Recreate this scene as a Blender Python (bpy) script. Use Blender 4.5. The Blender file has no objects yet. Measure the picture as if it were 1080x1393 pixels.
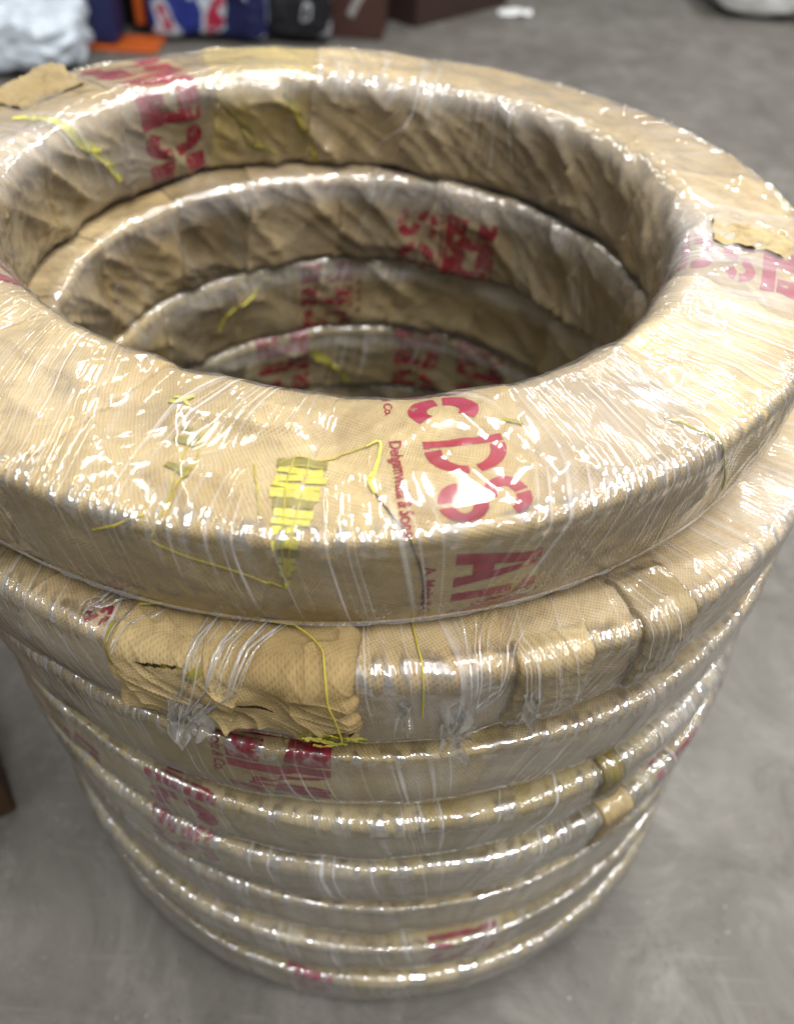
import bpy, math, random
import numpy as np
from mathutils import Matrix, Vector

sc = bpy.context.scene
col = sc.collection

# ------------------------------------------------------------------ camera
H0 = 0.594                                   # height of the top ring's upper face
CAM = np.array([0.0338, -0.5172, H0 + 0.2240])
YAW, PITCH, ROLL, FPX = 0.0263, 0.7816, 0.0795, 1135.5


def cam_axes():
    F = np.array([math.sin(YAW) * math.cos(PITCH), math.cos(YAW) * math.cos(PITCH), -math.sin(PITCH)])
    X = np.array([math.cos(YAW), -math.sin(YAW), 0.0])
    U = np.cross(X, F)
    Xr = math.cos(ROLL) * X + math.sin(ROLL) * U
    Ur = -math.sin(ROLL) * X + math.cos(ROLL) * U
    return F, Xr, Ur


Fv, Xv, Uv = cam_axes()
cd = bpy.data.cameras.new('camera')
co = bpy.data.objects.new('camera', cd)
col.objects.link(co)
M = Matrix.Identity(4)
for r in range(3):
    M[r][0], M[r][1], M[r][2], M[r][3] = Xv[r], Uv[r], -Fv[r], CAM[r]
co.matrix_world = M
cd.sensor_fit = 'HORIZONTAL'
cd.sensor_width = 36.0
cd.lens = FPX / 1080.0 * 36.0
cd.clip_start, cd.clip_end = 0.01, 60.0
cd.dof.use_dof = True
cd.dof.focus_distance = 0.40
cd.dof.aperture_fstop = 6.6
sc.camera = co

# ------------------------------------------------------------------ light
w = bpy.data.worlds.new('World')
sc.world = w
w.use_nodes = True
bgn = w.node_tree.nodes['Background']
bgn.inputs[0].default_value = (0.93, 0.965, 1.0, 1)
bgn.inputs[1].default_value = 0.225


def tube_lamp(x, y, z, rz, power, length=1.2, width=0.16, colr=(1.0, 0.97, 0.93), tilt=0.0):
    ld = bpy.data.lights.new('ceiling_tube', 'AREA')
    ld.shape = 'RECTANGLE'
    ld.size, ld.size_y = length, width
    ld.energy = power
    ld.color = colr
    lo = bpy.data.objects.new('ceiling_tube', ld)
    lo.location = (x, y, z)
    lo.rotation_euler = (tilt, 0, rz)
    col.objects.link(lo)


# three rows of ceiling tubes running away from the camera
for x_, ys_, p_ in ((-1.05, (-1.2, 1.0, 3.2), 15), (0.45, (-1.2, 0.6), 40), (1.65, (-1.2, 1.0, 3.2), 40)):
    for y_ in ys_:
        tube_lamp(x_, y_, 2.9, math.pi / 2 + 0.06, p_, 1.5, 0.12)

sc.view_settings.view_transform = 'Standard'
sc.view_settings.look = 'None'
sc.view_settings.exposure = 0.17
sc.view_settings.gamma = 1.0
sc.view_settings.use_curve_mapping = False
sc.render.engine = 'CYCLES'
sc.cycles.use_denoising = True
sc.cycles.use_adaptive_sampling = True
sc.cycles.adaptive_threshold = 0.02
sc.cycles.max_bounces = 7
sc.cycles.diffuse_bounces = 4
sc.cycles.glossy_bounces = 2
sc.cycles.transparent_max_bounces = 20
sc.cycles.sample_clamp_indirect = 4.0
sc.cycles.caustics_reflective = False
sc.cycles.caustics_refractive = False

# GEOM-BEGIN ------------------------------------------------------- geometry of a ring
TAU = 2 * math.pi
# ox, oy, outer radius, inner radius, top z (relative to H0), height
RINGS = [
    (0.0000, 0.0000, 0.3000, 0.2055, 0.0000, 0.0722),
    (0.0131, -0.0123, 0.3054, 0.2013, -0.0762, 0.0730),
    (0.0224, -0.0137, 0.2998, 0.2064, -0.1532, 0.0704),
    (0.0277, -0.0203, 0.2931, 0.2140, -0.2276, 0.0672),
    (0.0329, -0.0061, 0.3040, 0.2055, -0.2988, 0.0703),
    (0.0373, -0.0073, 0.2998, 0.2055, -0.3731, 0.0692),
    (0.0393, -0.0105, 0.2996, 0.2055, -0.4463, 0.0678),
    (0.0412, -0.0069, 0.3039, 0.2055, -0.5181, 0.0725),
]
SHAPE_IN = [0.001, -0.0012, 0.0004, 0.0015, -0.0021, -0.0002, 0.0014, -0.0001, 0.0028]
SHAPE_OUT = [-0.0005, -0.0038, 0.0009, 0.0001, -0.0015, 0.0015, 0.0025, 0.0013, 0.0004]


def smooth(a, b, x):
    t = np.clip((x - a) / (b - a), 0, 1)
    return t * t * (3 - 2 * t)


_tabs = {}


def vnoise(x, y, px, py, seed):
    """periodic value noise, lattice px by py, x and y in lattice units, result -1..1"""
    key = (px, py, seed)
    if key not in _tabs:
        _tabs[key] = np.random.RandomState(seed).rand(px, py) * 2 - 1
    T = _tabs[key]
    xi, yi = np.floor(x).astype(int), np.floor(y).astype(int)
    fx, fy = x - xi, y - yi
    fx = fx * fx * fx * (fx * (fx * 6 - 15) + 10)
    fy = fy * fy * fy * (fy * (fy * 6 - 15) + 10)
    a, b = T[xi % px, yi % py], T[(xi + 1) % px, yi % py]
    c, d = T[xi % px, (yi + 1) % py], T[(xi + 1) % px, (yi + 1) % py]
    return (a + (b - a) * fx) * (1 - fy) + (c + (d - c) * fx) * fy


def fbm(th, s, px, py, seed, octv=3):
    o, amp, t = 0, 1.0, 0
    u, v = th / TAU, s
    for i in range(octv):
        o = o + amp * vnoise(u * px * 2 ** i, v * py * 2 ** i, px * 2 ** i, py * 2 ** i, seed + i)
        t += amp
        amp *= 0.5
    return o / t


def ridged(th, s, px, py, seed, skew=0.0, sharp=3.0):
    n = vnoise((th / TAU + skew * s) * px, s * py, px, py, seed)
    return (1 - np.abs(n)) ** sharp


NT = 2048
FOLDS = [([(-2.25, .525), (-2.09, .513), (-1.90, .505)], .0030), ([(-1.84, .530), (-1.69, .517), (-1.55, .517)], .0034),
         ([(-1.23, .52), (-1.17, .42), (-1.08, .34)], .0026), ([(-1.02, .60), (-.96, .47), (-.88, .36)], .0018)]


class Ring:
    """rounded-rectangle section swept round a circle; s runs bottom > outer side > top > inner side > bottom"""

    def __init__(self, k):
        self.k = k
        self.ox, self.oy, self.R, self.r, zt, self.h = RINGS[k]
        self.zt = H0 + zt
        self.zb = self.zt - self.h
        R, r, zt, zb = self.R - .0028, self.r + .0028, self.zt - .0028, self.zb - .0022
        if k == 0:
            R, zt, zb = self.R - .0022, self.zt - .0036, self.zb + .0006
        drop = 0.0065 if k == 0 else 0.0            # the top ring's upper face slopes down to its outer edge
        c_ot, c_it, c_ib = (0.0045, 0.0140, 0.004) if k == 0 else (0.0042, 0.0065, 0.003)
        a_ob, b_ob = (0.014, 0.024) if k == 0 else (0.021, 0.046)
        mid = (R + r) / 2
        pts, marks = [(mid, zb)], []

        def arc(cx, cz, rad, a0, a1, n=40, radz=None):
            for i in range(n + 1):
                a = a0 + (a1 - a0) * i / n
                pts.append((cx + rad * math.cos(a), cz + (radz or rad) * math.sin(a)))
        q = math.pi / 2
        arc(R - a_ob, zb + b_ob, a_ob, -q, 0, 40, b_ob); marks.append(len(pts) - 1)
        arc(R - c_ot, zt - drop - c_ot, c_ot, 0, q); marks.append(len(pts) - 1)
        arc(r + c_it, zt - c_it, c_it, q, 2 * q); marks.append(len(pts) - 1)
        arc(r + c_ib, zb + c_ib, c_ib, 2 * q, 3 * q); marks.append(len(pts) - 1)
        pts.append((mid, zb))
        P = np.array(pts)
        d = np.concatenate([[0], np.cumsum(np.hypot(*np.diff(P, axis=0).T))])
        self.L = d[-1]
        t = np.linspace(0, self.L, NT + 1)
        self.pr = np.interp(t, d, P[:, 0])
        self.pz = np.interp(t, d, P[:, 1])
        tr, tz = np.gradient(self.pr), np.gradient(self.pz)
        n = np.hypot(tr, tz)
        self.nr, self.nz = tz / n, -tr / n
        # outer side starts, outer side ends / corner ends, top ends, inner side starts, ends
        self.s_out0 = d[marks[0]] / self.L
        self.s_out1 = d[marks[1] - 40] / self.L
        self.s_top0 = d[marks[1]] / self.L
        self.s_top1 = d[marks[2] - 40] / self.L
        self.s_in0 = d[marks[2]] / self.L
        self.s_in1 = d[marks[3] - 40] / self.L

    def tab(self, T, s):
        x = (s % 1.0) * NT
        i = np.clip(np.floor(x).astype(int), 0, NT - 1)
        return T[i] + (T[i + 1] - T[i]) * (x - i)

    def w_in(self, s):
        return smooth(self.s_in0 - .035, self.s_in0 + .02, s) * (1 - smooth(self.s_in1, self.s_in1 + .03, s))

    def w_top(self, s):
        return smooth(self.s_out1, self.s_top0 + .01, s) * (1 - smooth(self.s_top1, self.s_in0, s))

    def disp(self, th, s):
        k = self.k
        bot = smooth(self.s_out0 - .06, self.s_out0 + .02, s) * (1 - smooth(self.s_in1, self.s_in1 + .06, s))
        d = 0.0012 * fbm(th, s, 14, 5, 100 + 20 * k)
        d = d + 0.0008 * fbm(th, s, 40, 9, 107 + 20 * k)
        if k >= 1:
            d = d + 0.0040 * fbm(th, s, 9, 2, 131 + 20 * k, 2) - 0.0010
        wi = self.w_in(s)
        d = d + wi * (-0.0030 + 0.0060 * ridged(th, s, 22, 3, 111 + 20 * k, 0.20, 3.0)
                      + 0.0034 * ridged(th, s, 30, 2, 113 + 20 * k, 0.34, 5.0)
                      + 0.0012 * ridged(th, s, 47, 3, 115 + 20 * k, -0.10, 9.0))
        wt = self.w_top(s)
        d = d + wt * 0.0022 * (ridged(th, s, 22, 6, 117 + 20 * k, 0.3, 4.0) - .25)
        # the cloth sags a little between the corners
        d = d - 0.0020 * np.exp(-((s - (self.s_top0 + self.s_top1) / 2) / .06) ** 2) * (0.5 + 0.5 * fbm(th, s, 9, 2, 119 + 20 * k))
        if k == 0:
            for pts, hgt in FOLDS:                    # cloth folded over itself on the top face
                a = np.array(pts)
                tt = np.where(th > math.pi, th - TAU, th)
                sl = np.interp(tt, a[:, 0], a[:, 1]) + 0.006 * vnoise(tt * 30, 0 * tt, 256, 4, 141)
                win = smooth(a[0, 0] - .02, a[0, 0] + .05, tt) * (1 - smooth(a[-1, 0] - .05, a[-1, 0] + .02, tt))
                x = s - sl
                d = d + win * hgt * smooth(-.004, .004, x) * np.exp(-np.maximum(x, 0) / .035)
        return d * bot - 0.001 * (1 - bot)

    def point(self, th, s, off=0.0, with_disp=True):
        th, s = np.broadcast_arrays(np.asarray(th, float), np.asarray(s, float))
        pr, pz, nr, nz = (self.tab(T, s) for T in (self.pr, self.pz, self.nr, self.nz))
        d = np.asarray(off, float) + (self.disp(th, s) if with_disp else 0.0)
        if self.k == 0:
            w = np.clip((pr - self.r) / (self.R - self.r), 0, 1)
            pr = pr + w * four(SHAPE_OUT, th) + (1 - w) * four(SHAPE_IN, th)
        rr = pr + nr * d
        zz = pz + nz * d
        return np.stack([self.ox + rr * np.cos(th), self.oy + rr * np.sin(th), zz], -1)

    def radius(self, s):
        return self.tab(self.pr, np.asarray(s, float))


def four(c, a):
    o = c[0] + 0 * a
    for k in range(1, 5):
        o = o + c[2 * k - 1] * np.cos(k * a) + c[2 * k] * np.sin(k * a)
    return o


RG = [Ring(k) for k in range(len(RINGS))]
# GEOM-END


# ------------------------------------------------------------------ materials
def node_mat(name):
    m = bpy.data.materials.new(name)
    m.use_nodes = True
    nt = m.node_tree
    nt.nodes.clear()
    out = nt.nodes.new('ShaderNodeOutputMaterial')

    def N(t, **kw):
        n = nt.nodes.new('ShaderNode' + t)
        for a, v in kw.items():
            if a in ('op',):
                n.operation = v
            elif hasattr(n, a):
                setattr(n, a, v)
            else:
                n.inputs[a].default_value = v
        return n

    def L(a, b):
        nt.links.new(a, b)

    def MA(op, a, b=None, clamp=False):
        n = nt.nodes.new('ShaderNodeMath')
        n.operation = op
        n.use_clamp = clamp
        for i, v in enumerate((a, b)):
            if v is None:
                continue
            if isinstance(v, (int, float)):
                n.inputs[i].default_value = v
            else:
                nt.links.new(v, n.inputs[i])
        return n.outputs[0]

    def MIX(f, a, b, bt='MIX'):
        n = nt.nodes.new('ShaderNodeMix')
        n.data_type = 'RGBA'
        n.blend_type = bt
        for sock, v in ((n.inputs[0], f), (n.inputs[6], a), (n.inputs[7], b)):
            if isinstance(v, (int, float)):
                sock.default_value = v
            elif isinstance(v, tuple):
                sock.default_value = v if len(v) == 4 else v + (1,)
            else:
                nt.links.new(v, sock)
        return n.outputs[2]

    def RAMP(x, stops, interp='LINEAR'):
        n = nt.nodes.new('ShaderNodeValToRGB')
        n.color_ramp.interpolation = interp
        els = n.color_ramp.elements
        while len(els) < len(stops):
            els.new(0.5)
        for e, (p, c) in zip(els, stops):
            e.position = p
            e.color = (c, c, c, 1) if isinstance(c, (int, float)) else c + (1,)
        nt.links.new(x, n.inputs[0])
        return n.outputs[0]

    def NOISE(vec, scale, detail=3.0, rough=0.55, dist=0.0):
        n = nt.nodes.new('ShaderNodeTexNoise')
        n.inputs['Scale'].default_value = scale
        n.inputs['Detail'].default_value = detail
        n.inputs['Roughness'].default_value = rough
        n.inputs['Distortion'].default_value = dist
        nt.links.new(vec, n.inputs['Vector'])
        return n.outputs[0]

    def MAP(vec, scale=(1, 1, 1), loc=(0, 0, 0), rot=(0, 0, 0)):
        n = nt.nodes.new('ShaderNodeMapping')
        n.inputs['Scale'].default_value = scale
        n.inputs['Location'].default_value = loc
        n.inputs['Rotation'].default_value = rot
        nt.links.new(vec, n.inputs['Vector'])
        return n.outputs[0]

    def BUMP(h, dist, strength=1.0, normal=None):
        n = nt.nodes.new('ShaderNodeBump')
        n.inputs['Distance'].default_value = dist
        n.inputs['Strength'].default_value = strength
        nt.links.new(h, n.inputs['Height'])
        if normal is not None:
            nt.links.new(normal, n.inputs['Normal'])
        return n.outputs[0]

    def PRINC(color, rough=0.8, spec=0.3, normal=None, metal=0.0):
        n = nt.nodes.new('ShaderNodeBsdfPrincipled')
        if isinstance(color, tuple):
            n.inputs['Base Color'].default_value = color if len(color) == 4 else color + (1,)
        else:
            nt.links.new(color, n.inputs['Base Color'])
        if isinstance(rough, (int, float)):
            n.inputs['Roughness'].default_value = rough
        else:
            nt.links.new(rough, n.inputs['Roughness'])
        n.inputs['Specular IOR Level'].default_value = spec
        n.inputs['Metallic'].default_value = metal
        if normal is not None:
            nt.links.new(normal, n.inputs['Normal'])
        return n.outputs[0]

    def OUT(sh):
        nt.links.new(sh, out.inputs[0])
    import types
    return types.SimpleNamespace(m=m, nt=nt, N=N, L=L, MA=MA, MIX=MIX, RAMP=RAMP, NOISE=NOISE, MAP=MAP,
                                 BUMP=BUMP, PRINC=PRINC, OUT=OUT)


def mat_burlap(name='burlap', frayed=False):
    g = node_mat(name)
    tc = g.N('TexCoord')
    oi0 = g.N('ObjectInfo')
    vr = g.N('VectorRotate', rotation_type='Z_AXIS')
    g.L(tc.outputs['UV'], vr.inputs['Vector'])
    g.L(g.MA('ADD', g.MA('MULTIPLY', oi0.outputs['Random'], 0.9), 0.25), vr.inputs['Angle'])
    uv = vr.outputs[0]
    obj = g.N('NewGeometry').outputs['Position']
    oi = g.N('ObjectInfo')
    # slightly wandering weave, pitch about a millimetre
    wob = g.NOISE(uv, 45.0, 2.0)
    sep = g.N('SeparateXYZ')
    g.L(uv, sep.inputs[0])
    p = math.pi / 0.00145
    u = g.MA('ADD', sep.outputs[0], g.MA('MULTIPLY', wob, 0.0012))
    v = g.MA('ADD', sep.outputs[1], g.MA('MULTIPLY', wob, -0.0012))
    su = g.MA('ABSOLUTE', g.MA('SINE', g.MA('MULTIPLY', u, p)))
    sv = g.MA('ABSOLUTE', g.MA('SINE', g.MA('MULTIPLY', v, p)))
    hole = g.MA('MULTIPLY', g.MA('SUBTRACT', 1.0, su), g.MA('SUBTRACT', 1.0, sv))
    big = g.NOISE(obj, 14.0, 4.0, 0.6)
    mid = g.NOISE(obj, 55.0, 3.0, 0.65)
    yarn = g.NOISE(g.MAP(uv, (60, 900, 1)), 1.0, 2.0)
    yarn2 = g.NOISE(g.MAP(uv, (900, 60, 1)), 1.0, 2.0)
    holeamt = g.MA('MULTIPLY', hole, g.RAMP(mid, [(0.35, 0.35), (0.65, 1.0)]))
    base = g.MIX(g.RAMP(big, [(0.35, 0.0), (0.68, 1.0)]), (0.53, 0.386, 0.186), (0.73, 0.572, 0.322))
    base = g.MIX(g.RAMP(mid, [(0.52, 0.0), (0.78, 0.55)]), base, (0.30, 0.205, 0.105))
    yv = g.MA('MULTIPLY', g.MA('ADD', yarn, yarn2), 0.5)
    base = g.MIX(1.0, base, g.RAMP(yv, [(0.25, 0.80), (0.75, 1.14)]), 'MULTIPLY')
    base = g.MIX(g.MA('MULTIPLY', g.MA('MULTIPLY', holeamt, oi.outputs['Alpha']), 0.92, True), base, (0.13, 0.085, 0.04))
    stain = g.NOISE(obj, 6.0, 5.0, 0.7, 0.6)
    base = g.MIX(g.RAMP(stain, [(0.53, 0.0), (0.70, 0.65)]), base, (0.29, 0.215, 0.125))
    base = g.MIX(1.0, base, oi.outputs['Color'], 'MULTIPLY')
    hgt = g.MA('ADD', g.MA('MULTIPLY', hole, -0.00028), g.MA('MULTIPLY', mid, 0.0013))
    nrm = g.BUMP(hgt, 1.0, 1.0)
    g.OUT(g.PRINC(base, 0.85, 0.15, nrm))
    return g.m


def mat_film(name='stretch_film', milky=0.0, gloss=1.0, opaque=0.0):
    """clear stretch film: mostly transparent, a glossy skin that is pulled into fine tension lines"""
    g = node_mat(name)
    uv = g.N('TexCoord').outputs['UV']
    oi = g.N('ObjectInfo')
    sep = g.N('SeparateXYZ')
    g.L(uv, sep.inputs[0])
    slant = g.NOISE(g.MAP(uv, (5, 2, 1)), 1.0, 1.0)
    u = g.MA('ADD', sep.outputs[0], g.MA('MULTIPLY', g.MA('MULTIPLY', g.MA('SUBTRACT', slant, 0.44), 1.6), sep.outputs[1]))
    cmb = g.N('CombineXYZ')
    g.L(u, cmb.inputs[0])
    g.L(sep.outputs[1], cmb.inputs[1])
    g.L(g.MA('MULTIPLY', oi.outputs['Random'], 30.0), cmb.inputs[2])
    c = cmb.outputs[0]
    att = g.N('Attribute', attribute_name='edge')
    edge = att.outputs['Fac']
    fine = g.NOISE(g.MAP(c, (460, 6, 1)), 1.0, 1.0, 0.5)
    med = g.NOISE(g.MAP(c, (210, 4.5, 1)), 1.0, 1.0, 0.5)
    ridge = g.MA('POWER', g.MA('SUBTRACT', 1.0, g.MA('ABSOLUTE', g.MA('MULTIPLY', g.MA('SUBTRACT', med, 0.5), 3.2)), True), 2.0)
    wide = g.NOISE(g.MAP(c, (30, 20, 1)), 1.0, 1.0, 0.5)
    lump = g.NOISE(g.MAP(c, (260, 110, 1)), 1.0, 1.0, 0.5)
    patch = g.RAMP(wide, [(0.44, 0.05), (0.64, 1.0)])
    calm = g.MA('SUBTRACT', 1.0, g.N('Attribute', attribute_name='calm').outputs['Fac'])
    patch = g.MA('MULTIPLY', patch, calm)
    hgt = g.MA('MULTIPLY', g.MA('ADD', g.MA('MULTIPLY', ridge, 0.00037), g.MA('MULTIPLY', fine, 0.00031)), patch)
    hgt = g.MA('ADD', hgt, g.MA('MULTIPLY', wide, 0.0002))
    hgt = g.MA('ADD', hgt, g.MA('MULTIPLY', lump, g.MA('ADD', g.MA('MULTIPLY', edge, 0.0022), 0.00001)))
    n4 = g.BUMP(hgt, 1.0, 1.0)
    fr = g.N('Fresnel', IOR=1.45)
    g.L(n4, fr.inputs['Normal'])
    fac = g.MA('ADD', g.MA('MULTIPLY', fr.outputs[0], 1.05 * gloss), 0.035 * gloss, True)
    fac = g.MA('ADD', fac, g.MA('MULTIPLY', edge, g.MA('MULTIPLY', g.RAMP(lump, [(0.48, 0.0), (0.60, 1.0)]), 0.48 * gloss)))
    fac = g.MA('MINIMUM', fac, 0.55)
    tr = g.N('BsdfTransparent')
    tr.inputs[0].default_value = (0.985, 0.985, 0.975, 1)
    gl = g.N('BsdfGlossy')
    gl.inputs['Color'].default_value = (1, 1, 1, 1)
    gl.inputs['Roughness'].default_value = 0.085
    g.L(n4, gl.inputs['Normal'])
    gs = g.N('BsdfGlossy')
    gs.inputs['Roughness'].default_value = 0.36
    g.L(n4, gs.inputs['Normal'])
    gm = g.N('MixShader')
    gm.inputs[0].default_value = 0.30
    g.L(gl.outputs[0], gm.inputs[1])
    g.L(gs.outputs[0], gm.inputs[2])
    df = g.N('BsdfDiffuse')
    df.inputs['Color'].default_value = (0.86, 0.86, 0.88, 1)
    streak = g.NOISE(g.MAP(c, (230, 5, 1)), 1.0, 1.5, 0.6)
    area = g.NOISE(g.MAP(c, (11, 13, 1)), 1.0, 1.0)
    hz = g.MA('MULTIPLY', g.RAMP(streak, [(0.42, 0.15), (0.75, 1.0)]), g.RAMP(area, [(0.38, 0.05), (0.72, 0.42)]))
    haze = g.N('Attribute', attribute_name='milk_sheen').outputs['Fac']
    line = g.NOISE(g.MAP(c, (640, 4, 1)), 1.0, 1.0, 0.5)
    line = g.MA('MULTIPLY', g.RAMP(line, [(0.60, 0.0), (0.72, 1.0)]), g.RAMP(area, [(0.40, 0.05), (0.62, 0.40)]))
    hz = g.MA('ADD', g.MA('MULTIPLY', hz, 0.26), g.MA('ADD', line, milky))
    hz = g.MA('ADD', hz, g.MA('MULTIPLY', haze, g.RAMP(streak, [(0.30, 0.35), (0.70, 1.0)])), True)
    m1 = g.N('MixShader')
    g.L(hz, m1.inputs[0])
    g.L(tr.outputs[0], m1.inputs[1])
    g.L(df.outputs[0], m1.inputs[2])
    m2 = g.N('MixShader')
    g.L(fac, m2.inputs[0])
    g.L(m1.outputs[0], m2.inputs[1])
    g.L(gm.outputs[0], m2.inputs[2])
    g.OUT(m2.outputs[0])
    return g.m


def mat_ink(name, colr, wear=0.5):
    g = node_mat(name)
    pos = g.N('NewGeometry').outputs['Position']
    n = g.NOISE(pos, 160.0, 4.0, 0.7)
    n2 = g.NOISE(pos, 38.0, 3.0, 0.6)
    k = g.RAMP(g.MA('ADD', g.MA('MULTIPLY', n, 0.6), g.MA('MULTIPLY', n2, 0.4)), [(0.36 + 0.12 * wear, 0.0), (0.43 + 0.12 * wear, 1.0)])
    c = g.MIX(n2, colr, tuple(x * 0.62 for x in colr))
    b = g.PRINC(c, 0.55, 0.3)
    tr = g.N('BsdfTransparent')
    mx = g.N('MixShader')
    g.L(k, mx.inputs[0])
    g.L(tr.outputs[0], mx.inputs[1])
    g.L(b, mx.inputs[2])
    g.OUT(mx.outputs[0])
    return g.m


def mat_plain(name, colr, rough=0.6, spec=0.4, var=0.25, scale=20.0, bump=0.0, metal=0.0):
    g = node_mat(name)
    pos = g.N('NewGeometry').outputs['Position']
    n = g.NOISE(pos, scale, 4.0, 0.6)
    c = g.MIX(n, tuple(x * (1 - var) for x in colr), tuple(min(1, x * (1 + var)) for x in colr))
    nr = g.BUMP(n, bump, 0.7) if bump else None
    g.OUT(g.PRINC(c, rough, spec, nr, metal))
    return g.m


def mat_concrete():
    g = node_mat('concrete')
    pos = g.N('NewGeometry').outputs['Position']
    a = g.NOISE(pos, 3.2, 6.0, 0.66, 0.4)
    b = g.NOISE(pos, 30.0, 5.0, 0.7)
    d = g.NOISE(pos, 420.0, 3.0, 0.7)
    s = g.NOISE(g.MAP(pos, (1.2, 7, 1), rot=(0, 0, 0.5)), 1.3, 5.0, 0.7)
    c = g.MIX(g.RAMP(a, [(0.3, 0.0), (0.7, 1.0)]), (0.100, 0.093, 0.081), (0.180, 0.171, 0.153))
    e = g.NOISE(pos, 8.0, 6.0, 0.75, 0.8)
    c = g.MIX(g.RAMP(e, [(0.50, 0.0), (0.68, 0.75)]), c, (0.262, 0.252, 0.230))
    c = g.MIX(g.RAMP(e, [(0.32, 0.85), (0.47, 0.0)]), c, (0.075, 0.069, 0.060))
    c = g.MIX(g.RAMP(b, [(0.40, 0.0), (0.75, 0.6)]), c, (0.145, 0.138, 0.125))
    c = g.MIX(g.RAMP(s, [(0.56, 0.0), (0.75, 0.5)]), c, (0.13, 0.122, 0.108))
    c = g.MIX(g.RAMP(d, [(0.30, 0.35), (0.45, 0.0)]), c, (0.12, 0.115, 0.105))
    c = g.MIX(g.RAMP(d, [(0.66, 0.0), (0.80, 0.4)]), c, (0.48, 0.47, 0.45))
    for rz_, th_ in ((0.35, 0.70), (-0.8, 0.72), (1.25, 0.72)):
        sc_ = g.NOISE(g.MAP(pos, (5.0, 170, 1), rot=(0, 0, rz_)), 1.0, 2.0, 0.6)
        c = g.MIX(g.RAMP(sc_, [(th_ - .04, 0.0), (th_, 0.16)]), c, (0.33, 0.32, 0.30))
    gr = g.NOISE(pos, 95.0, 2.0, 0.6)
    c = g.MIX(g.RAMP(gr, [(0.27, 0.7), (0.33, 0.0)]), c, (0.07, 0.065, 0.06))
    c = g.MIX(g.RAMP(gr, [(0.70, 0.0), (0.75, 0.6)]), c, (0.46, 0.45, 0.43))
    nr = g.BUMP(b, 0.004, 0.4)
    nr = g.BUMP(d, 0.0008, 0.5, nr)
    g.OUT(g.PRINC(c, g.RAMP(a, [(0.3, 0.62), (0.7, 0.42)]), 0.35, nr))
    return g.m


def mat_print_bag(name, stops, scale=7.0, rough=0.3):
    """plastic sack with large printed blocks of colour"""
    g = node_mat(name)
    tc = g.N('TexCoord').outputs['Object']
    n = g.NOISE(tc, scale, 1.5, 0.4, 0.8)
    c = g.RAMP(n, stops, 'CONSTANT')
    cr = g.NOISE(tc, 26.0, 4.0, 0.6, 0.5)
    g.OUT(g.PRINC(c, rough, 0.5, g.BUMP(cr, 0.02, 0.7)))
    return g.m


MAT = {
    'burlap': mat_burlap(),
    'film': mat_film(),
    'film_torn': mat_film('torn_film', milky=0.0, gloss=0.8),
    'film_rope': mat_film('film_rope', milky=0.30, gloss=1.6),
    'film_lip': mat_film('film_cut_edge', milky=0.16, gloss=1.4),
    'red': mat_ink('crimson_ink', (0.38, 0.0015, 0.024), -0.45),
    'red_worn': mat_ink('worn_crimson_ink', (0.38, 0.003, 0.045), 0.0),
    'red_small': mat_ink('fine_crimson_ink', (0.33, 0.0015, 0.016), -0.6),
    'yellow': mat_plain('yellow_plastic', (0.60, 0.55, 0.075), 0.42, 0.4, 0.18, 300.0),
    'olive': mat_plain('olive_tape', (0.26, 0.22, 0.035), 0.5, 0.4, 0.3, 200.0),
    'thread': mat_plain('yellow_thread', (0.50, 0.42, 0.05), 0.6, 0.3, 0.3, 300.0),
    'thread_dark': mat_plain('brown_thread', (0.10, 0.075, 0.045), 0.8, 0.2, 0.3, 300.0),
    'concrete': mat_concrete(),
}


# ------------------------------------------------------------------ object helpers
def link(o, parent=None):
    col.objects.link(o)
    if parent is not None:
        o.parent = parent
    return o


def mesh_obj(name, verts, faces, mat, parent=None, uv=None, smooth_shade=True):
    me = bpy.data.meshes.new(name)
    verts = np.asarray(verts, dtype=np.float32)
    if isinstance(faces, np.ndarray) and faces.ndim == 2:
        nf, k = faces.shape
        me.vertices.add(len(verts))
        me.vertices.foreach_set('co', verts.ravel())
        me.loops.add(nf * k)
        me.loops.foreach_set('vertex_index', faces.ravel().astype(np.int32))
        me.polygons.add(nf)
        me.polygons.foreach_set('loop_start', np.arange(0, nf * k, k, dtype=np.int32))
        me.polygons.foreach_set('loop_total', np.full(nf, k, dtype=np.int32))
        li = faces.ravel()
    else:
        me.from_pydata([tuple(map(float, v)) for v in verts], [], [tuple(int(i) for i in f) for f in faces])
        li = np.array([i for f in faces for i in f])
    me.update(calc_edges=True)
    if uv is not None:
        l = me.uv_layers.new(name='UVMap')
        l.data.foreach_set('uv', np.asarray(uv, dtype=np.float32)[li].ravel())
    if smooth_shade:
        me.polygons.foreach_set('use_smooth', np.ones(len(me.polygons), dtype=bool))
    me.validate()
    me.materials.append(mat)
    return link(bpy.data.objects.new(name, me), parent)


def grid_faces(nu, nv, wrap_u=False, wrap_v=False):
    iu = np.arange(nu if wrap_u else nu - 1)
    iv = np.arange(nv if wrap_v else nv - 1)
    A, B = np.meshgrid(iu, iv, indexing='ij')
    A2, B2 = (A + 1) % nu, (B + 1) % nv
    return np.stack([A * nv + B, A2 * nv + B, A2 * nv + B2, A * nv + B2], -1).reshape(-1, 4)


def empty(name, loc, label, cat, group=None):
    o = bpy.data.objects.new(name, None)
    o.empty_display_size = 0.05
    o.location = loc
    o['label'], o['category'] = label, cat
    if group:
        o['group'] = group
    return link(o)


def tag(o, label, cat, group=None):
    o['label'], o['category'] = label, cat
    if group:
        o['group'] = group
    return o


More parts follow.
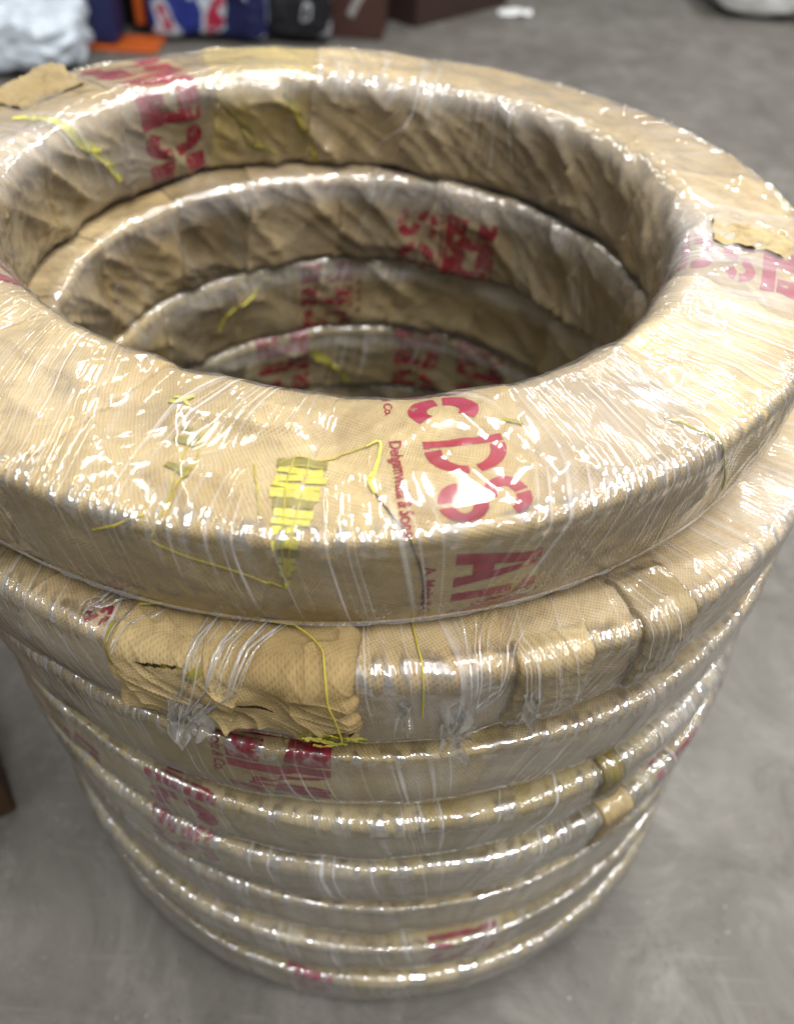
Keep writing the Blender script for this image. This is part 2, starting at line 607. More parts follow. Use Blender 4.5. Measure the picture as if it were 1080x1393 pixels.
# ------------------------------------------------------------------ setting
n = 61
gx, gy = np.meshgrid(np.linspace(-9, 9, n), np.linspace(-5, 13, n), indexing='ij')
floor = mesh_obj('floor', np.stack([gx, gy, 0 * gx], -1).reshape(-1, 3), grid_faces(n, n), MAT['concrete'])
floor['kind'] = 'structure'


# ------------------------------------------------------------------ the cloth wrap
def s_samples(rg, n, closed):
    """section samples, denser at the corners"""
    t = np.linspace(0, 1, 4001)
    d = 0.35 + 0.65 * smooth(rg.s_out0 - .05, rg.s_out0, t) * (1 - smooth(rg.s_in1, rg.s_in1 + .05, t))
    d = d + 3.0 * np.exp(-((t - (rg.s_out1 + rg.s_top0) / 2) / .022) ** 2) + 1.6 * np.exp(-((t - (rg.s_top1 + rg.s_in0) / 2) / .03) ** 2)
    c = np.concatenate([[0], np.cumsum((d[1:] + d[:-1]) / 2)])
    return np.interp(np.linspace(0, 1, n, endpoint=closed), c / c[-1], t)


class Wrap:
    """one cloth tape wound round a ring: overlapping turns, each turn a strip of its own"""

    def __init__(self, k, n, seed):
        self.k, self.n = k, n
        self.rg = RG[k]
        rs = np.random.RandomState(seed)
        self.D = TAU / n
        self.t0 = rs.rand() * self.D + self.D * np.arange(n) + rs.uniform(-.10, .10, n) * self.D
        self.hs = rs.uniform(0.25, 0.9, n)
        self.hs = 0.5 * self.hs + 0.5 * np.roll(self.hs, 1)
        self.W = self.D * 1.34
        self.lt = rs.uniform(0.0009, 0.0016, n) if k == 0 else rs.uniform(0.0012, 0.0026, n)
        self.seeds = 5000 + 97 * k + 7 * np.arange(n)

    def edge(self, i, s):
        return self.t0[i] + self.D * self.hs[i] * (s - 0.5) + 0.0035 * vnoise(s * 60, 0 * s + 3.3 * i, 60, 32, 77 + self.k) \
            + 0.010 * vnoise(s * 9, 0 * s + 3.3 * i, 9, 32, 78 + self.k)

    def lift(self, i, th, s, u):
        rg = self.rg
        wi = rg.w_in(s)
        wr = ridged(th, s, 70, 5, int(self.seeds[i]), 0.22, 4.0) * (0.0009 + 0.0024 * wi)
        wr = wr + ridged(th, s, 110, 8, int(self.seeds[i]) + 1, 0.4, 6.0) * (0.0006 + 0.0012 * wi)
        return 0.0003 + self.lt[i] * u + smooth(.24, .45, u) * wr

    def cover(self, th, s):
        th, s = np.broadcast_arrays(np.asarray(th, float), np.asarray(s, float))
        best = np.zeros_like(th) + 0.0003
        for i in range(self.n):
            u = ((th - self.edge(i, s) + 0.2) % TAU - 0.2) / self.W
            ok = (u >= 0) & (u <= 1)
            if ok.any():
                best = np.where(ok, np.maximum(best, self.lift(i, th, s, np.clip(u, 0, 1))), best)
        return best

    def build(self, parent, nu, nv, tints, base):
        rg = self.rg
        for i in range(self.n):
            uu = np.concatenate([np.linspace(0, 1, nu - 2) ** 0.9, [1.006, 1.007]])
            ss = s_samples(rg, nv, True)
            U, S = np.meshgrid(uu, ss, indexing='ij')
            TH = self.edge(i, S) + np.minimum(U, 1.006) * self.W
            off = self.lift(i, TH, S, np.minimum(U, 1))
            off[-1, :] = -0.001                          # the free edge turns down: it has thickness
            off[-2, :] -= 0.0003
            P = rg.point(TH, S, off).reshape(-1, 3) - np.array(parent.location)
            uv = np.stack([(U * self.W * rg.R * 0.86), S * rg.L], -1).reshape(-1, 2) + 0.037 * i
            o = mesh_obj('wrap_strip', P, grid_faces(nu, nv), MAT['burlap'], parent, uv)
            t = tints[i % len(tints)]
            o.color = (base[0] * t[0], base[1] * t[1], base[2] * t[2], 1)


def build_film(wp, parent, nt_, ns, holes=(), seed=0, milk_sheen=(), calm=(), name='stretch_film'):
    rg = wp.rg
    th = np.linspace(0, TAU, nt_, endpoint=False)
    ss = s_samples(rg, ns, False)
    TH, S = np.meshgrid(th, ss, indexing='ij')
    c = wp.cover(TH, S)
    base = rg.disp(TH, S)
    c = c + base
    b = c.copy()
    for it in range(60):                     # stretched film spans hollows: an upper envelope, tautest along the section
        m = (b + np.roll(b, 1, 1) + np.roll(b, -1, 1)) / 3
        if it % 6 == 0:
            m = (m + np.roll(m, 1, 0) + np.roll(m, -1, 0)) / 3
        b = np.maximum(m, c - rg.w_in(S) * .0004)
    for it in range(3):
        b = (b + np.roll(b, 1, 1) + np.roll(b, -1, 1) + np.roll(b, 1, 0) + np.roll(b, -1, 0)) / 5
    off = np.maximum(b, c) - base + 0.0007
    # the film bridges hollows of the inner wall and carries tension folds of its own
    fold = ridged(TH, S, 70, 4, 900 + seed, 0.10, 5.0) * 0.0006 + ridged(TH, S, 130, 5, 901 + seed, -0.22, 5.0) * 0.0004
    off = off + fold
    P = rg.point(TH, S, off).reshape(-1, 3) - np.array(parent.location)
    F = grid_faces(nt_, ns, True, True)
    thc = np.where(TH > math.pi, TH - TAU, TH).ravel()
    sc_ = S.ravel()
    keep = np.ones(len(F), bool)
    for (t0, t1, s0, s1) in holes:
        a = (thc - (t0 + t1) / 2) / ((t1 - t0) / 2)
        q = (sc_ - (s0 + s1) / 2) / ((s1 - s0) / 2)
        wob = 0.30 * vnoise(thc * 60, sc_ * 40, 64, 64, 31 + seed)
        ins = (a ** 4 + q ** 4 + wob) < 0.9
        keep &= ~ins[F].all(1)
    F = F[keep]
    # seam-free texture coordinates: metres round the ring and metres round the section
    uv = np.stack([TH * (rg.R + rg.r) / 2, S * rg.L], -1).reshape(-1, 2)
    o = mesh_obj(name, P, F, MAT['film'], parent, uv)
    e = np.exp(-((S - (rg.s_out1 + rg.s_top0) / 2) / (.022 if rg.k == 0 else .021)) ** 2) + 0.6 * np.exp(-((S - (rg.s_top1 + rg.s_in0) / 2) / .028) ** 2)
    haze = np.zeros_like(S)
    for (tc_, s_c, wt_, ws_, am) in milk_sheen:
        dt = (TH - tc_ + math.pi) % TAU - math.pi
        haze += am * np.exp(-(dt / wt_) ** 2 - ((S - s_c) / ws_) ** 2)
    cm = np.zeros_like(S)
    for (tc_, s_c, wt_, ws_, am) in calm:
        dt = (TH - tc_ + math.pi) % TAU - math.pi
        cm += am * np.exp(-(dt / wt_) ** 4 - ((S - s_c) / ws_) ** 4)
    ca = o.data.attributes.new('calm', 'FLOAT', 'POINT')
    ca.data.foreach_set('value', np.clip(cm, 0, 1).astype(np.float32).ravel())
    haze = haze * (1 - cm)
    la = o.data.attributes.new('milk_sheen', 'FLOAT', 'POINT')
    la.data.foreach_set('value', haze.astype(np.float32).ravel())
    at = o.data.attributes.new('edge', 'FLOAT', 'POINT')
    at.data.foreach_set('value', np.clip(e, 0, 1).astype(np.float32).ravel())
    return o


# ------------------------------------------------------------------ things laid on a ring
def catmull(pts, n):
    P = np.array(pts, float)
    P = np.concatenate([[2 * P[0] - P[1]], P, [2 * P[-1] - P[-2]]])
    out = []
    for i in range(1, len(P) - 2):
        for t in np.linspace(0, 1, n, endpoint=False):
            p0, p1, p2, p3 = P[i - 1:i + 3]
            out.append(0.5 * (2 * p1 + (p2 - p0) * t + (2 * p0 - 5 * p1 + 4 * p2 - p3) * t * t + (3 * p1 - p0 - 3 * p2 + p3) * t ** 3))
    out.append(P[-2])
    return np.array(out)


def tube(name, pts, rad, mat, parent, sides=6):
    P = np.asarray(pts, float)
    T = np.gradient(P, axis=0)
    T /= np.linalg.norm(T, axis=1)[:, None] + 1e-12
    ref = np.array([0.31, 0.17, 0.93])
    A = np.cross(T, ref)
    A /= np.linalg.norm(A, axis=1)[:, None]
    B = np.cross(T, A)
    a = np.linspace(0, TAU, sides, endpoint=False)
    rad = np.broadcast_to(np.asarray(rad, float), (len(P),))
    V = P[:, None] + rad[:, None, None] * (np.cos(a)[None, :, None] * A[:, None] + np.sin(a)[None, :, None] * B[:, None])
    return mesh_obj(name, V.reshape(-1, 3), grid_faces(len(P), sides, False, True), mat, parent)


def thread(wp, parent, pts, rad=0.00045, mat='thread', off=0.0006, name='thread', wig=0.0):
    q = catmull(pts, 8)
    if wig:
        i = np.arange(len(q))
        q[:, 0] += wig * np.sin(i * 1.7) * np.sin(i * .37)
    P = wp.rg.point(q[:, 0], q[:, 1], wp.cover(q[:, 0], q[:, 1]) + off) - np.array(parent.location)
    return tube(name, P, rad, MAT[mat], parent)


def ribbon(wp, parent, pts, width, mat='yellow', off=0.0008, name='tape', bumpy=0.0006, seed=0):
    """flat tape following a path (theta, s) on the ring; width in metres"""
    q = catmull(pts, 10)
    rg = wp.rg
    T = np.gradient(q, axis=0)
    m = np.stack([T[:, 0] * rg.radius(q[:, 1]), T[:, 1] * rg.L], 1)
    m /= np.linalg.norm(m, axis=1)[:, None] + 1e-12
    nx = np.stack([-m[:, 1] / rg.radius(q[:, 1]), m[:, 0] / rg.L], 1)
    wv = np.broadcast_to(np.asarray(width, float), (len(q),)) if np.ndim(width) == 0 else \
        np.interp(np.linspace(0, 1, len(q)), np.linspace(0, 1, len(width)), width)
    cols = np.linspace(-.5, .5, 5)
    rs = np.random.RandomState(seed)
    Q = q[:, None] + nx[:, None] * (cols[None, :, None] * wv[:, None, None])
    off2 = off + bumpy * rs.rand(len(q), 5)
    P = rg.point(Q[..., 0], Q[..., 1], wp.cover(Q[..., 0], Q[..., 1]) + off2) - np.array(parent.location)
    return mesh_obj(name, P.reshape(-1, 3), grid_faces(len(q), 5), MAT[mat], parent)


# stencil letters: pieces as small grids in a unit cell (x along the reading direction, y up)
def bar(p0, p1, p2, p3, n=7):
    t = np.linspace(0, 1, n)
    A, B = np.meshgrid(t, t, indexing='ij')
    p0, p1, p2, p3 = map(np.array, (p0, p1, p2, p3))
    return ((p0 * (1 - A)[..., None] + p1 * A[..., None]) * (1 - B)[..., None]
            + (p3 * (1 - A)[..., None] + p2 * A[..., None]) * B[..., None])


def arcp(cx, cy, rx, ry, tx, ty, a0, a1, n=16):
    a = np.radians(np.linspace(a0, a1, n))
    t = np.linspace(0, 1, 5)
    A, T = np.meshgrid(a, t, indexing='ij')
    return np.stack([cx + (rx - tx * T) * np.cos(A), cy + (ry - ty * T) * np.sin(A)], -1)


GLYPH = {
    'D': [bar((0, 0), (.24, 0), (.24, 1), (0, 1)), arcp(.32, .5, .68, .5, .30, .27, 86, 7), arcp(.32, .5, .68, .5, .30, .27, -7, -86)],
    'S': [arcp(.5, .72, .5, .28, .28, .20, 15, 92), arcp(.5, .72, .5, .28, .28, .20, 104, 262),
          arcp(.5, .28, .5, .28, .28, .20, 80, -80), arcp(.5, .28, .5, .28, .28, .20, -98, -165)],
    'd': [bar((0, 0), (.20, 0), (.20, 1), (0, 1)), arcp(.26, .5, .74, .5, .24, .20, 90, 8), arcp(.26, .5, .74, .5, .24, .20, -8, -90)],
    's': [arcp(.5, .735, .5, .265, .24, .165, 5, 92), arcp(.5, .735, .5, .265, .24, .165, 102, 268),
          arcp(.5, .265, .5, .265, .24, .165, 88, -80), arcp(.5, .265, .5, .265, .24, .165, -94, -178)],
    '#': [bar((0, 0), (.40, 0), (.40, 1), (0, 1)), bar((.40, .60), (1, .55), (1, 1), (.40, 1)), bar((.46, 0), (1, 0), (1, .32), (.46, .36))],
    'A': [bar((0, 0), (.33, 0), (.60, 1), (.30, 1)), bar((.70, 0), (1, 0), (.70, 1), (.60, .80)), bar((.36, .20), (.66, .20), (.64, .44), (.40, .44))],
    'M': [bar((0, 0), (.26, 0), (.26, 1), (0, 1)), bar((.28, 1), (.40, .86), (.55, .25), (.44, .25)), bar((.57, .25), (.62, .86), (.72, 1), (.66, .2)),
          bar((.74, 0), (1, 0), (1, 1), (.74, 1))],
    'C': [arcp(.55, .5, .55, .5, .30, .27, 48, 172), arcp(.55, .5, .55, .5, .30, .27, 188, 312)],
    '.': [bar((.3, 0), (.7, 0), (.7, .2), (.3, .2), 3)],
}


def stamp(wp, parent, text, th0, s0, cell=0.020, gap=0.0042, cap=0.033, mat='red', off=0.0003, flip=1, name='printed_letter', limit=None):
    """big stencil letters read in the direction of falling s, letter tops towards rising theta"""
    a = 0.0
    rg = wp.rg
    for ch in text:
        if ch == ' ':
            a += cell * 0.8
            continue
        V, Fc, base = [], [], 0
        for g in GLYPH[ch]:
            nu, nv = g.shape[:2]
            x, y = g[..., 0].ravel(), g[..., 1].ravel()
            s = s0 - (a + x * cell) / rg.L
            th = th0 + flip * y * cap / 0.262
            if limit is not None:
                s = np.clip(s, limit[0], limit[1])
            V.append(rg.point(th, s, wp.cover(th, s) + off))
            Fc.append(grid_faces(nu, nv) + base)
            base += nu * nv
        V = np.concatenate(V) - np.array(parent.location)
        mesh_obj(name, V, np.concatenate(Fc), MAT[mat], parent)
        a += cell * (0.5 if ch == '.' else 1.0) + gap


def small_text(wp, parent, text, th0, s0, size, mat='red_small', off=0.0004, stretch=1.0):
    cu = bpy.data.curves.new('t', 'FONT')
    cu.body = text
    cu.size = size
    cu.resolution_u = 3
    cu.offset = size * 0.022
    to = bpy.data.objects.new('t', cu)
    col.objects.link(to)
    dg = bpy.context.evaluated_depsgraph_get()
    me = to.evaluated_get(dg).to_mesh()
    V = np.array([v.co[:] for v in me.vertices])
    Fc = [tuple(p.vertices) for p in me.polygons]
    to.to_mesh_clear()
    bpy.data.objects.remove(to)
    rg = wp.rg
    s = s0 - V[:, 0] * stretch / rg.L
    th = th0 + V[:, 1] / 0.262
    P = rg.point(th, s, wp.cover(th, s) + off) - np.array(parent.location)
    return mesh_obj('printed_line', P, Fc, MAT[mat], parent, smooth_shade=False)


RINGGROUP = 'wrapped rings in the stack'
LABELS = [
    'topmost cloth-wrapped ring with red stencilled letters and yellow tape under clear film',
    'second wrapped ring from the top, torn cloth and ragged film at its front',
    'third wrapped ring from the top, dark red block letter on its front left side',
    'fourth wrapped ring from the top, olive fold on its front right edge',
    'fifth wrapped ring from the top, tan cloth flap on its right edge',
    'sixth wrapped ring from the top, third from the floor',
    'seventh wrapped ring from the top, resting on the bottom ring',
    'bottom wrapped ring of the stack, lying on the concrete floor',
]
# milky film, plus sheen and inner-lip highlights painted in as white haze: theta, s, spreads, amount
MILK_SHEEN = {0: ((-.42, .50, .34, .14, .36), (3.05, .58, .30, .12, .34), (-2.3, .48, .4, .10, .16), (-1.0, .45, .3, .10, .14), (2.62, .76, .16, .08, .22), (-.10, .62, .22, .08, .28), (1.6, .645, 1.2, .030, .30)),
          1: ((1.6, .655, 1.5, .028, .34), (-.60, .36, .25, .10, .30), (-2.05, .27, .20, .06, .25), (-1.40, .27, .12, .05, .22)),
          2: ((1.6, .655, 1.4, .026, .34), (-2.2, .27, .2, .06, .22), (-.8, .30, .3, .08, .25), (-1.35, .27, .3, .06, .16)), 3: ((1.6, .655, 1.4, .026, .34), (-2.4, .28, .2, .07, .18), (-.75, .33, .2, .08, .35), (-1.4, .27, .5, .06, .16)),
          4: ((-1.5, .28, 1.4, .08, .24),), 5: ((-1.5, .28, 1.4, .08, .24),), 6: ((-1.5, .28, 1.4, .08, .24),), 7: ((-1.5, .28, 1.4, .08, .24),)}
tint_rs = np.random.RandomState(5)
ROOT, WP = [], []
BASES = [(1.0, 1.0, 1.0), (.92, .91, .90), (.90, .92, .92), (.88, .93, .92), (.88, .94, .94), (.88, .94, .96), (.88, .94, .96), (.88, .95, .98)]
for k in range(8):
    rg = RG[k]
    root = empty('wrapped_ring', (rg.ox, rg.oy, rg.zb), LABELS[k], 'wrapped ring', RINGGROUP)
    wp = Wrap(k, 17 if k < 2 else 16, 40 + k)
    tints = []
    for i in range(wp.n):
        v = tint_rs.uniform(.74, 1.08) if k < 1 else tint_rs.uniform(.66, 1.12)
        h = tint_rs.uniform(-.05, .05)
        tints.append((v * (1 - h * .3), v, v * (1 + h * 2.2)))
    if k == 0:                            # yellowed turns on the far inner wall
        for i in range(wp.n):
            c_ = (wp.t0[i] + wp.D * wp.hs[i] * .25 + wp.W * .6) % TAU
            if 1.85 < c_ < 2.2:
                tints[i] = (.95, .94, .66)
    if k < 2:
        wp.build(root, 36, 180, tints, BASES[k])
    else:
        wp.build(root, 20, 112, tints, BASES[k])
    ROOT.append(root)
    WP.append(wp)
    holes = ()
    if k == 1:
        holes = ((-1.87, -1.535, .21, .42),)
    build_film(wp, root, (900, 800, 520, 520, 480, 480, 480, 480)[k], (200, 180, 140, 140, 130, 130, 130, 130)[k], holes, 3 * k, MILK_SHEEN.get(k, ()), ((-1.32, .42, .12, .22, .60),) if k == 0 else ((-1.70, .30, .10, .10, .7),) if k == 2 else ())

# ------------------------------------------------------------------ print on the rings
r0, w0 = ROOT[0], WP[0]
stamp(w0, r0, 'ds', -1.372, 0.506, cell=.0215, gap=.0035, cap=.037)
stamp(w0, r0, 'AM', -1.352, 0.302, cap=0.034)
stamp(w0, r0, 'MC', -1.385, 0.690, cap=0.036, mat='red_worn')
small_text(w0, r0, 'Dehgamwala & Sons', -1.428, 0.512, 0.0076, stretch=.82)
small_text(w0, r0, 'A. Moiz & Co.', -1.395, 0.282, 0.0062)
small_text(w0, r0, 'A. Moiz & Co.', -1.428, 0.690, 0.0062)
stamp(w0, r0, '#C#A#C', 2.215, 0.885, cap=0.066, cell=.0245, gap=.001)
stamp(w0, r0, '#CDS#M', -0.36, 0.80, cap=0.052, mat='red_worn')
stamp(w0, r0, '#S#', -2.76, 0.76, cap=0.088, cell=.022)
stamp(WP[1], ROOT[1], '##', 1.02, 0.865, cap=0.062, cell=.028, gap=.001)
stamp(WP[1], ROOT[1], 'DS', 1.29, 0.860, cap=0.048, cell=.024)
small_text(WP[1], ROOT[1], 'Dehgamwala & Sons', 1.265, 0.86, 0.0080)
stamp(WP[1], ROOT[1], 'S', -1.945, 0.376, cap=0.010, cell=0.012, mat='red_worn')
stamp(WP[2], ROOT[2], 'S##', 1.71, 0.86, cap=0.062, cell=.020)
small_text(WP[2], ROOT[2], 'A. Moiz & Co.', 1.67, 0.80, 0.0080)
stamp(WP[2], ROOT[2], '#M', -1.775, 0.400, cap=0.048, cell=0.030, gap=.002)
small_text(WP[2], ROOT[2], 'A. Moiz & Co.', -1.80, 0.395, 0.0080)
stamp(WP[3], ROOT[3], '#A#', 1.93, 0.87, cap=0.066, cell=.021)
stamp(WP[3], ROOT[3], 'D##', 1.32, 0.86, cap=0.056, cell=.021)
stamp(WP[3], ROOT[3], 'A##', 1.00, 0.86, cap=0.060, cell=.022)
stamp(WP[3], ROOT[3], 'MC', -2.01, 0.420, cap=0.044, cell=.026, mat='red_worn')
stamp(WP[3], ROOT[3], 'DS', -2.26, 0.26, cap=0.028)
stamp(WP[4], ROOT[4], 'DS', -2.05, 0.39, cap=0.046, cell=.024)
stamp(WP[4], ROOT[4], 'AM', -0.84, 0.415, cap=0.050)
stamp(WP[6], ROOT[6], 'CDS', -1.40, 0.44, cap=0.050, cell=.018)
stamp(WP[7], ROOT[7], 'AM', -1.78, 0.36, cap=0.034, mat='red_worn')

# ------------------------------------------------------------------ yellow tape and threads
# ladder of yellow tape weft showing through a wedge-shaped gap
rs = np.random.RandomState(12)
wl = np.array([(-1.606, .470), (-1.612, .42), (-1.598, .36), (-1.588, .30), (-1.5804, .245)])
wr_ = np.array([(-1.532, .462), (-1.533, .43), (-1.552, .36), (-1.566, .30), (-1.5804, .245)])
for i, s in enumerate(np.linspace(.462, .258, 15)):
    a = np.interp(-s, -wl[:, 1], wl[:, 0]) + rs.uniform(-.004, .004)
    b = np.interp(-s, -wr_[:, 1], wr_[:, 0]) + rs.uniform(-.004, .004)
    if b - a < .004:
        continue
    ribbon(w0, r0, [(a, s + rs.uniform(-.003, .003)), ((a + b) / 2, s + rs.uniform(-.003, .003)), (b, s + rs.uniform(-.003, .003))],
           rs.uniform(.0028, .0042), 'yellow' if i % 5 else 'olive', 0.0007, 'tape', 0.0003, i)
for dx in (.30, .62):
    thread(w0, r0, [(wl[j, 0] * (1 - dx) + wr_[j, 0] * dx, wl[j, 1]) for j in range(5)], .0004, 'thread', .0008)
thread(w0, r0, [(-1.762, .4864), (-1.755, .4255), (-1.7446, .3678), (-1.748, .3293), (-1.7515, .3085), (-1.7096, .2909), (-1.6433, .2748), (-1.5839, .246)], .00042)
thread(w0, r0, [(-1.745, .50), (-1.735, .43), (-1.742, .38), (-1.732, .33)], .0004, 'thread')
thread(w0, r0, [(-1.84, .300), (-1.7969, .3261), (-1.7655, .3405)], .0005, 'thread')
ribbon(w0, r0, [(-1.468, .500), (-1.4477, .5104), (-1.4442, .496), (-1.4582, .4447), (-1.4651, .4335), (-1.4582, .4111)],
       [.0006, .0010, .0012, .0014, .0030, .0016], 'yellow', .0009)
thread(w0, r0, [(-1.4582, .4111), (-1.4442, .379), (-1.4162, .3309), (-1.3953, .2588), (-1.3883, .190)], .0004, 'thread_dark')
thread(w0, r0, [(-1.6433, .4527), (-1.6223, .387), (-1.6153, .36)], .00045, 'thread', wig=.0015)
thread(w0, r0, [(-1.605, .4607), (-1.58, .472), (-1.542, .4687), (-1.4896, .4928), (-1.4477, .5104)], .0004, 'thread', wig=.002)
thread(w0, r0, [(-1.60, .452), (-1.565, .458), (-1.535, .455)], .0004, 'thread')
thread(w0, r0, [(-.935, .43), (-.9203, .3918), (-.8819, .3181), (-.835, .235), (-.855, .18)], .0009, 'olive')
thread(w0, r0, [(-.925, .42), (-.9103, .38), (-.8719, .31), (-.825, .23), (-.85, .17)], .0004, 'thread')
ribbon(w0, r0, [(2.835, .52), (2.8203, .56), (2.81, .6082), (2.7714, .6611), (2.6841, .722), (2.6107, .80)], [.006, .008, .007, .009, .008, .005], 'yellow', seed=8)
ribbon(w0, r0, [(1.8912, .665), (1.84, .72), (1.80, .79), (1.7655, .85)], [.003, .005, .006, .004], 'olive', seed=9)
for i, (p, q) in enumerate((((2.16, .66), (2.05, .78)), ((2.12, .70), (2.0, .80)), ((2.05, .79), (1.93, .83)))):
    thread(w0, r0, [p, ((p[0] + q[0]) / 2 - .02, (p[1] + q[1]) / 2), q], .0012, 'olive')
w1, r1 = WP[1], ROOT[1]
ribbon(WP[3], ROOT[3], [(1.91, .69), (1.85, .75), (1.78, .80), (1.74, .85)], [.008, .010, .009, .006], 'yellow', seed=10)
thread(WP[2], ROOT[2], [(2.10, .65), (2.18, .69), (2.30, .73), (2.36, .78)], .0012, 'yellow')
ribbon(WP[2], ROOT[2], [(2.15, .62), (2.05, .645), (1.97, .65)], .006, 'olive', seed=11)


# ------------------------------------------------------------------ torn cloth and film at the front of the second ring
def loose_cloth(wp, parent, t0, t1, s0, s1, hmax, holes, seed, nu=170, nv=130, bulge=0.0, film=True, cr=.0022):
    U, V = np.meshgrid(np.linspace(0, 1, nu), np.linspace(0, 1, nv), indexing='ij')
    e1 = .035 * vnoise(V * 11, 0 * V + 2.2, 12, 8, seed)
    e2 = .05 * vnoise(U * 13, 0 * U + 1.2, 14, 8, seed + 1)
    th = t0 + (t1 - t0) * (U + e1 * (1 - 2 * np.abs(U - .5)) * 0 + e1 * (U > .5) * (2 * U - 1) + e1 * (U < .5) * (1 - 2 * U))
    s = s0 + (s1 - s0) * (V + e2 * np.where(V < .5, 1 - 2 * V, 0))
    edge = np.minimum.reduce([U / .05, (1 - U) / .05, V / .08])
    edge = np.clip(edge, 0, 1) ** .5
    lum = 0.5 + 0.5 * vnoise(U * 6, V * 5, 8, 8, seed + 2)
    crease = ridged(U * TAU, V, 7, 5, seed + 3, .4, 3)
    off = wp.cover(th, s) + (0.0012 + hmax * (0.45 + .55 * lum) + cr * crease + bulge * np.sin(U * math.pi) * np.sin(V * math.pi)) * edge
    P = wp.rg.point(th, s, off)
    F = grid_faces(nu, nv)
    keep = np.ones(len(F), bool)
    Uf, Vf = U.ravel(), V.ravel()
    for (cu, cv, ru, rv, tilt) in holes:
        a, b = Uf - cu, Vf - cv
        b = b - tilt * a
        ins = (a / ru) ** 2 + (b / rv) ** 2 + .25 * (vnoise(Uf * 22, Vf * 22, 44, 44, seed + 5) + .5 * vnoise(Uf * 70, Vf * 70, 90, 90, seed + 6)) < 1
        keep &= ~ins[F].all(1)
    uv = np.stack([(th - t0) * wp.rg.R, s * wp.rg.L], -1).reshape(-1, 2)
    o = mesh_obj('loose_cloth', P.reshape(-1, 3) - np.array(parent.location), F[keep], MAT['burlap'], parent, uv)
    if film:
        Pf = wp.rg.point(th, s, off + .0009 + .0012 * edge)
        mesh_obj('film_patch', Pf.reshape(-1, 3) - np.array(parent.location), F, MAT['film'], parent, uv + .31)
    return o


def tuft(wp, parent, th, s, dth, ds, n, seed, mat='yellow', off=.0035):
    rs = np.random.RandomState(seed)
    for i in range(n):
        a = th + dth * rs.uniform(-1, 1)
        b = s + ds * rs.uniform(-1, 1)
        d = rs.uniform(-1, 1) * .010
        ribbon(wp, parent, [(a - .020, b + d * .7), (a, b + rs.uniform(-.006, .006)), (a + .022, b - d * 1.3)], rs.uniform(.0012, .0028), mat,
               off + rs.uniform(-.2, .4) * off, 'tape', .0005, seed + i)

for (a, b, da, db, n_, sd, mt) in ((-1.812, .547, .006, .005, 2, 501, 'yellow'), (-1.768, .490, .006, .014, 3, 521, 'olive'), (-1.755, .43, .004, .03, 3, 531, 'olive'),
                                   (-1.205, .518, .004, .004, 1, 541, 'olive'), (-1.098, .357, .003, .004, 1, 561, 'olive')):
    tuft(w0, r0, a, b, da, db, n_, sd, mt, .0006)


o = loose_cloth(w1, r1, -1.885, -1.518, .205, .425, .0070,
                [(.24, .56, .10, .008, .12), (.60, .34, .07, .022, -.6), (.90, .13, .12, .06, .1)], 301, 300, 240, film=False)
o.color = (.66, .65, .60, .40)
o['label'] = 'torn tan cloth hanging loose over the ring edge'
tuft(w1, r1, -1.826, .328, .025, .010, 7, 20, 'olive', .0022)
tuft(w1, r1, -1.775, .330, .030, .006, 6, 40, 'olive', .0046)
tuft(w1, r1, -1.555, .236, .030, .007, 9, 60, 'yellow', .0078)
tuft(w1, r1, -1.575, .240, .03, .008, 6, 90, 'olive', .0070)
tuft(w1, r1, -1.655, .276, .018, .006, 4, 80, 'olive', .0020)
ribbon(w1, r1, [(-1.885, .345), (-1.882, .315), (-1.878, .29)], .004, 'olive', .004)
thread(w1, r1, [(-1.62, .385), (-1.585, .36), (-1.56, .325), (-1.545, .265), (-1.54, .235)], .0004, 'thread', .0100)
thread(w1, r1, [(-1.86, .375), (-1.80, .392), (-1.73, .392), (-1.66, .388), (-1.62, .385)], .0005, 'thread', .0098)
thread(w1, r1, [(-1.44, .45), (-1.435, .39), (-1.43, .33), (-1.425, .26)], .0005, 'thread', .001)
o = loose_cloth(w1, r1, -1.29, -1.16, .175, .365, .0008, [], 331, 60, 70, .0035, cr=.0008)
o.color = (.84, .84, .82, .6)
o = loose_cloth(w1, r1, -1.075, -.965, .18, .42, .0008, [], 341, 60, 80, .0030, cr=.0010)
o.color = (.66, .66, .64, .6)


def film_strand(wp, parent, p0, p1, o0, o1, width, n, seed, flare=.25):
    """a bunch of film pulled into a rope: several narrow creased ribbons fanning out of one knot"""
    rs = np.random.RandomState(seed)
    for i in range(n):
        f = (i / max(1, n - 1) - .5) * 2
        a = np.array(p0) + np.array([f * flare * .10 + rs.uniform(-.006, .006), rs.uniform(-.02, .02)])
        b = np.array(p1) + np.array([f * flare * .012 + rs.uniform(-.002, .002), rs.uniform(-.008, .008)])
        t = np.linspace(0, 1, 26)
        q = a[None] * (1 - t[:, None]) + b[None] * t[:, None]
        q[:, 0] += .004 * np.sin(t * 5 + i)
        off = o0 + (o1 - o0) * t + .0014 * np.sin(t * 9 + 2 * i)
        cols = np.linspace(-.5, .5, 7)
        wv = width * (rs.uniform(.25, 1.0)) * (1 - .6 * t) * (.35 + .65 * np.minimum(1, t * 3))
        th = q[:, 0][:, None] + cols[None] * wv[:, None] / .3
        s = q[:, 1][:, None] + 0 * cols[None]
        o2 = off[:, None] + .0011 * np.abs(np.sin(cols * 9 + i))[None] + .0004 * rs.rand(26, 7)
        P = wp.rg.point(th, s, wp.cover(th, s) * 0 + .0025 + o2) - np.array(parent.location)
        uv = np.stack([th * .3, s * wp.rg.L], -1)
        mesh_obj('film_strand', P.reshape(-1, 3), grid_faces(26, 7), MAT['film_rope'], parent, uv.reshape(-1, 2))


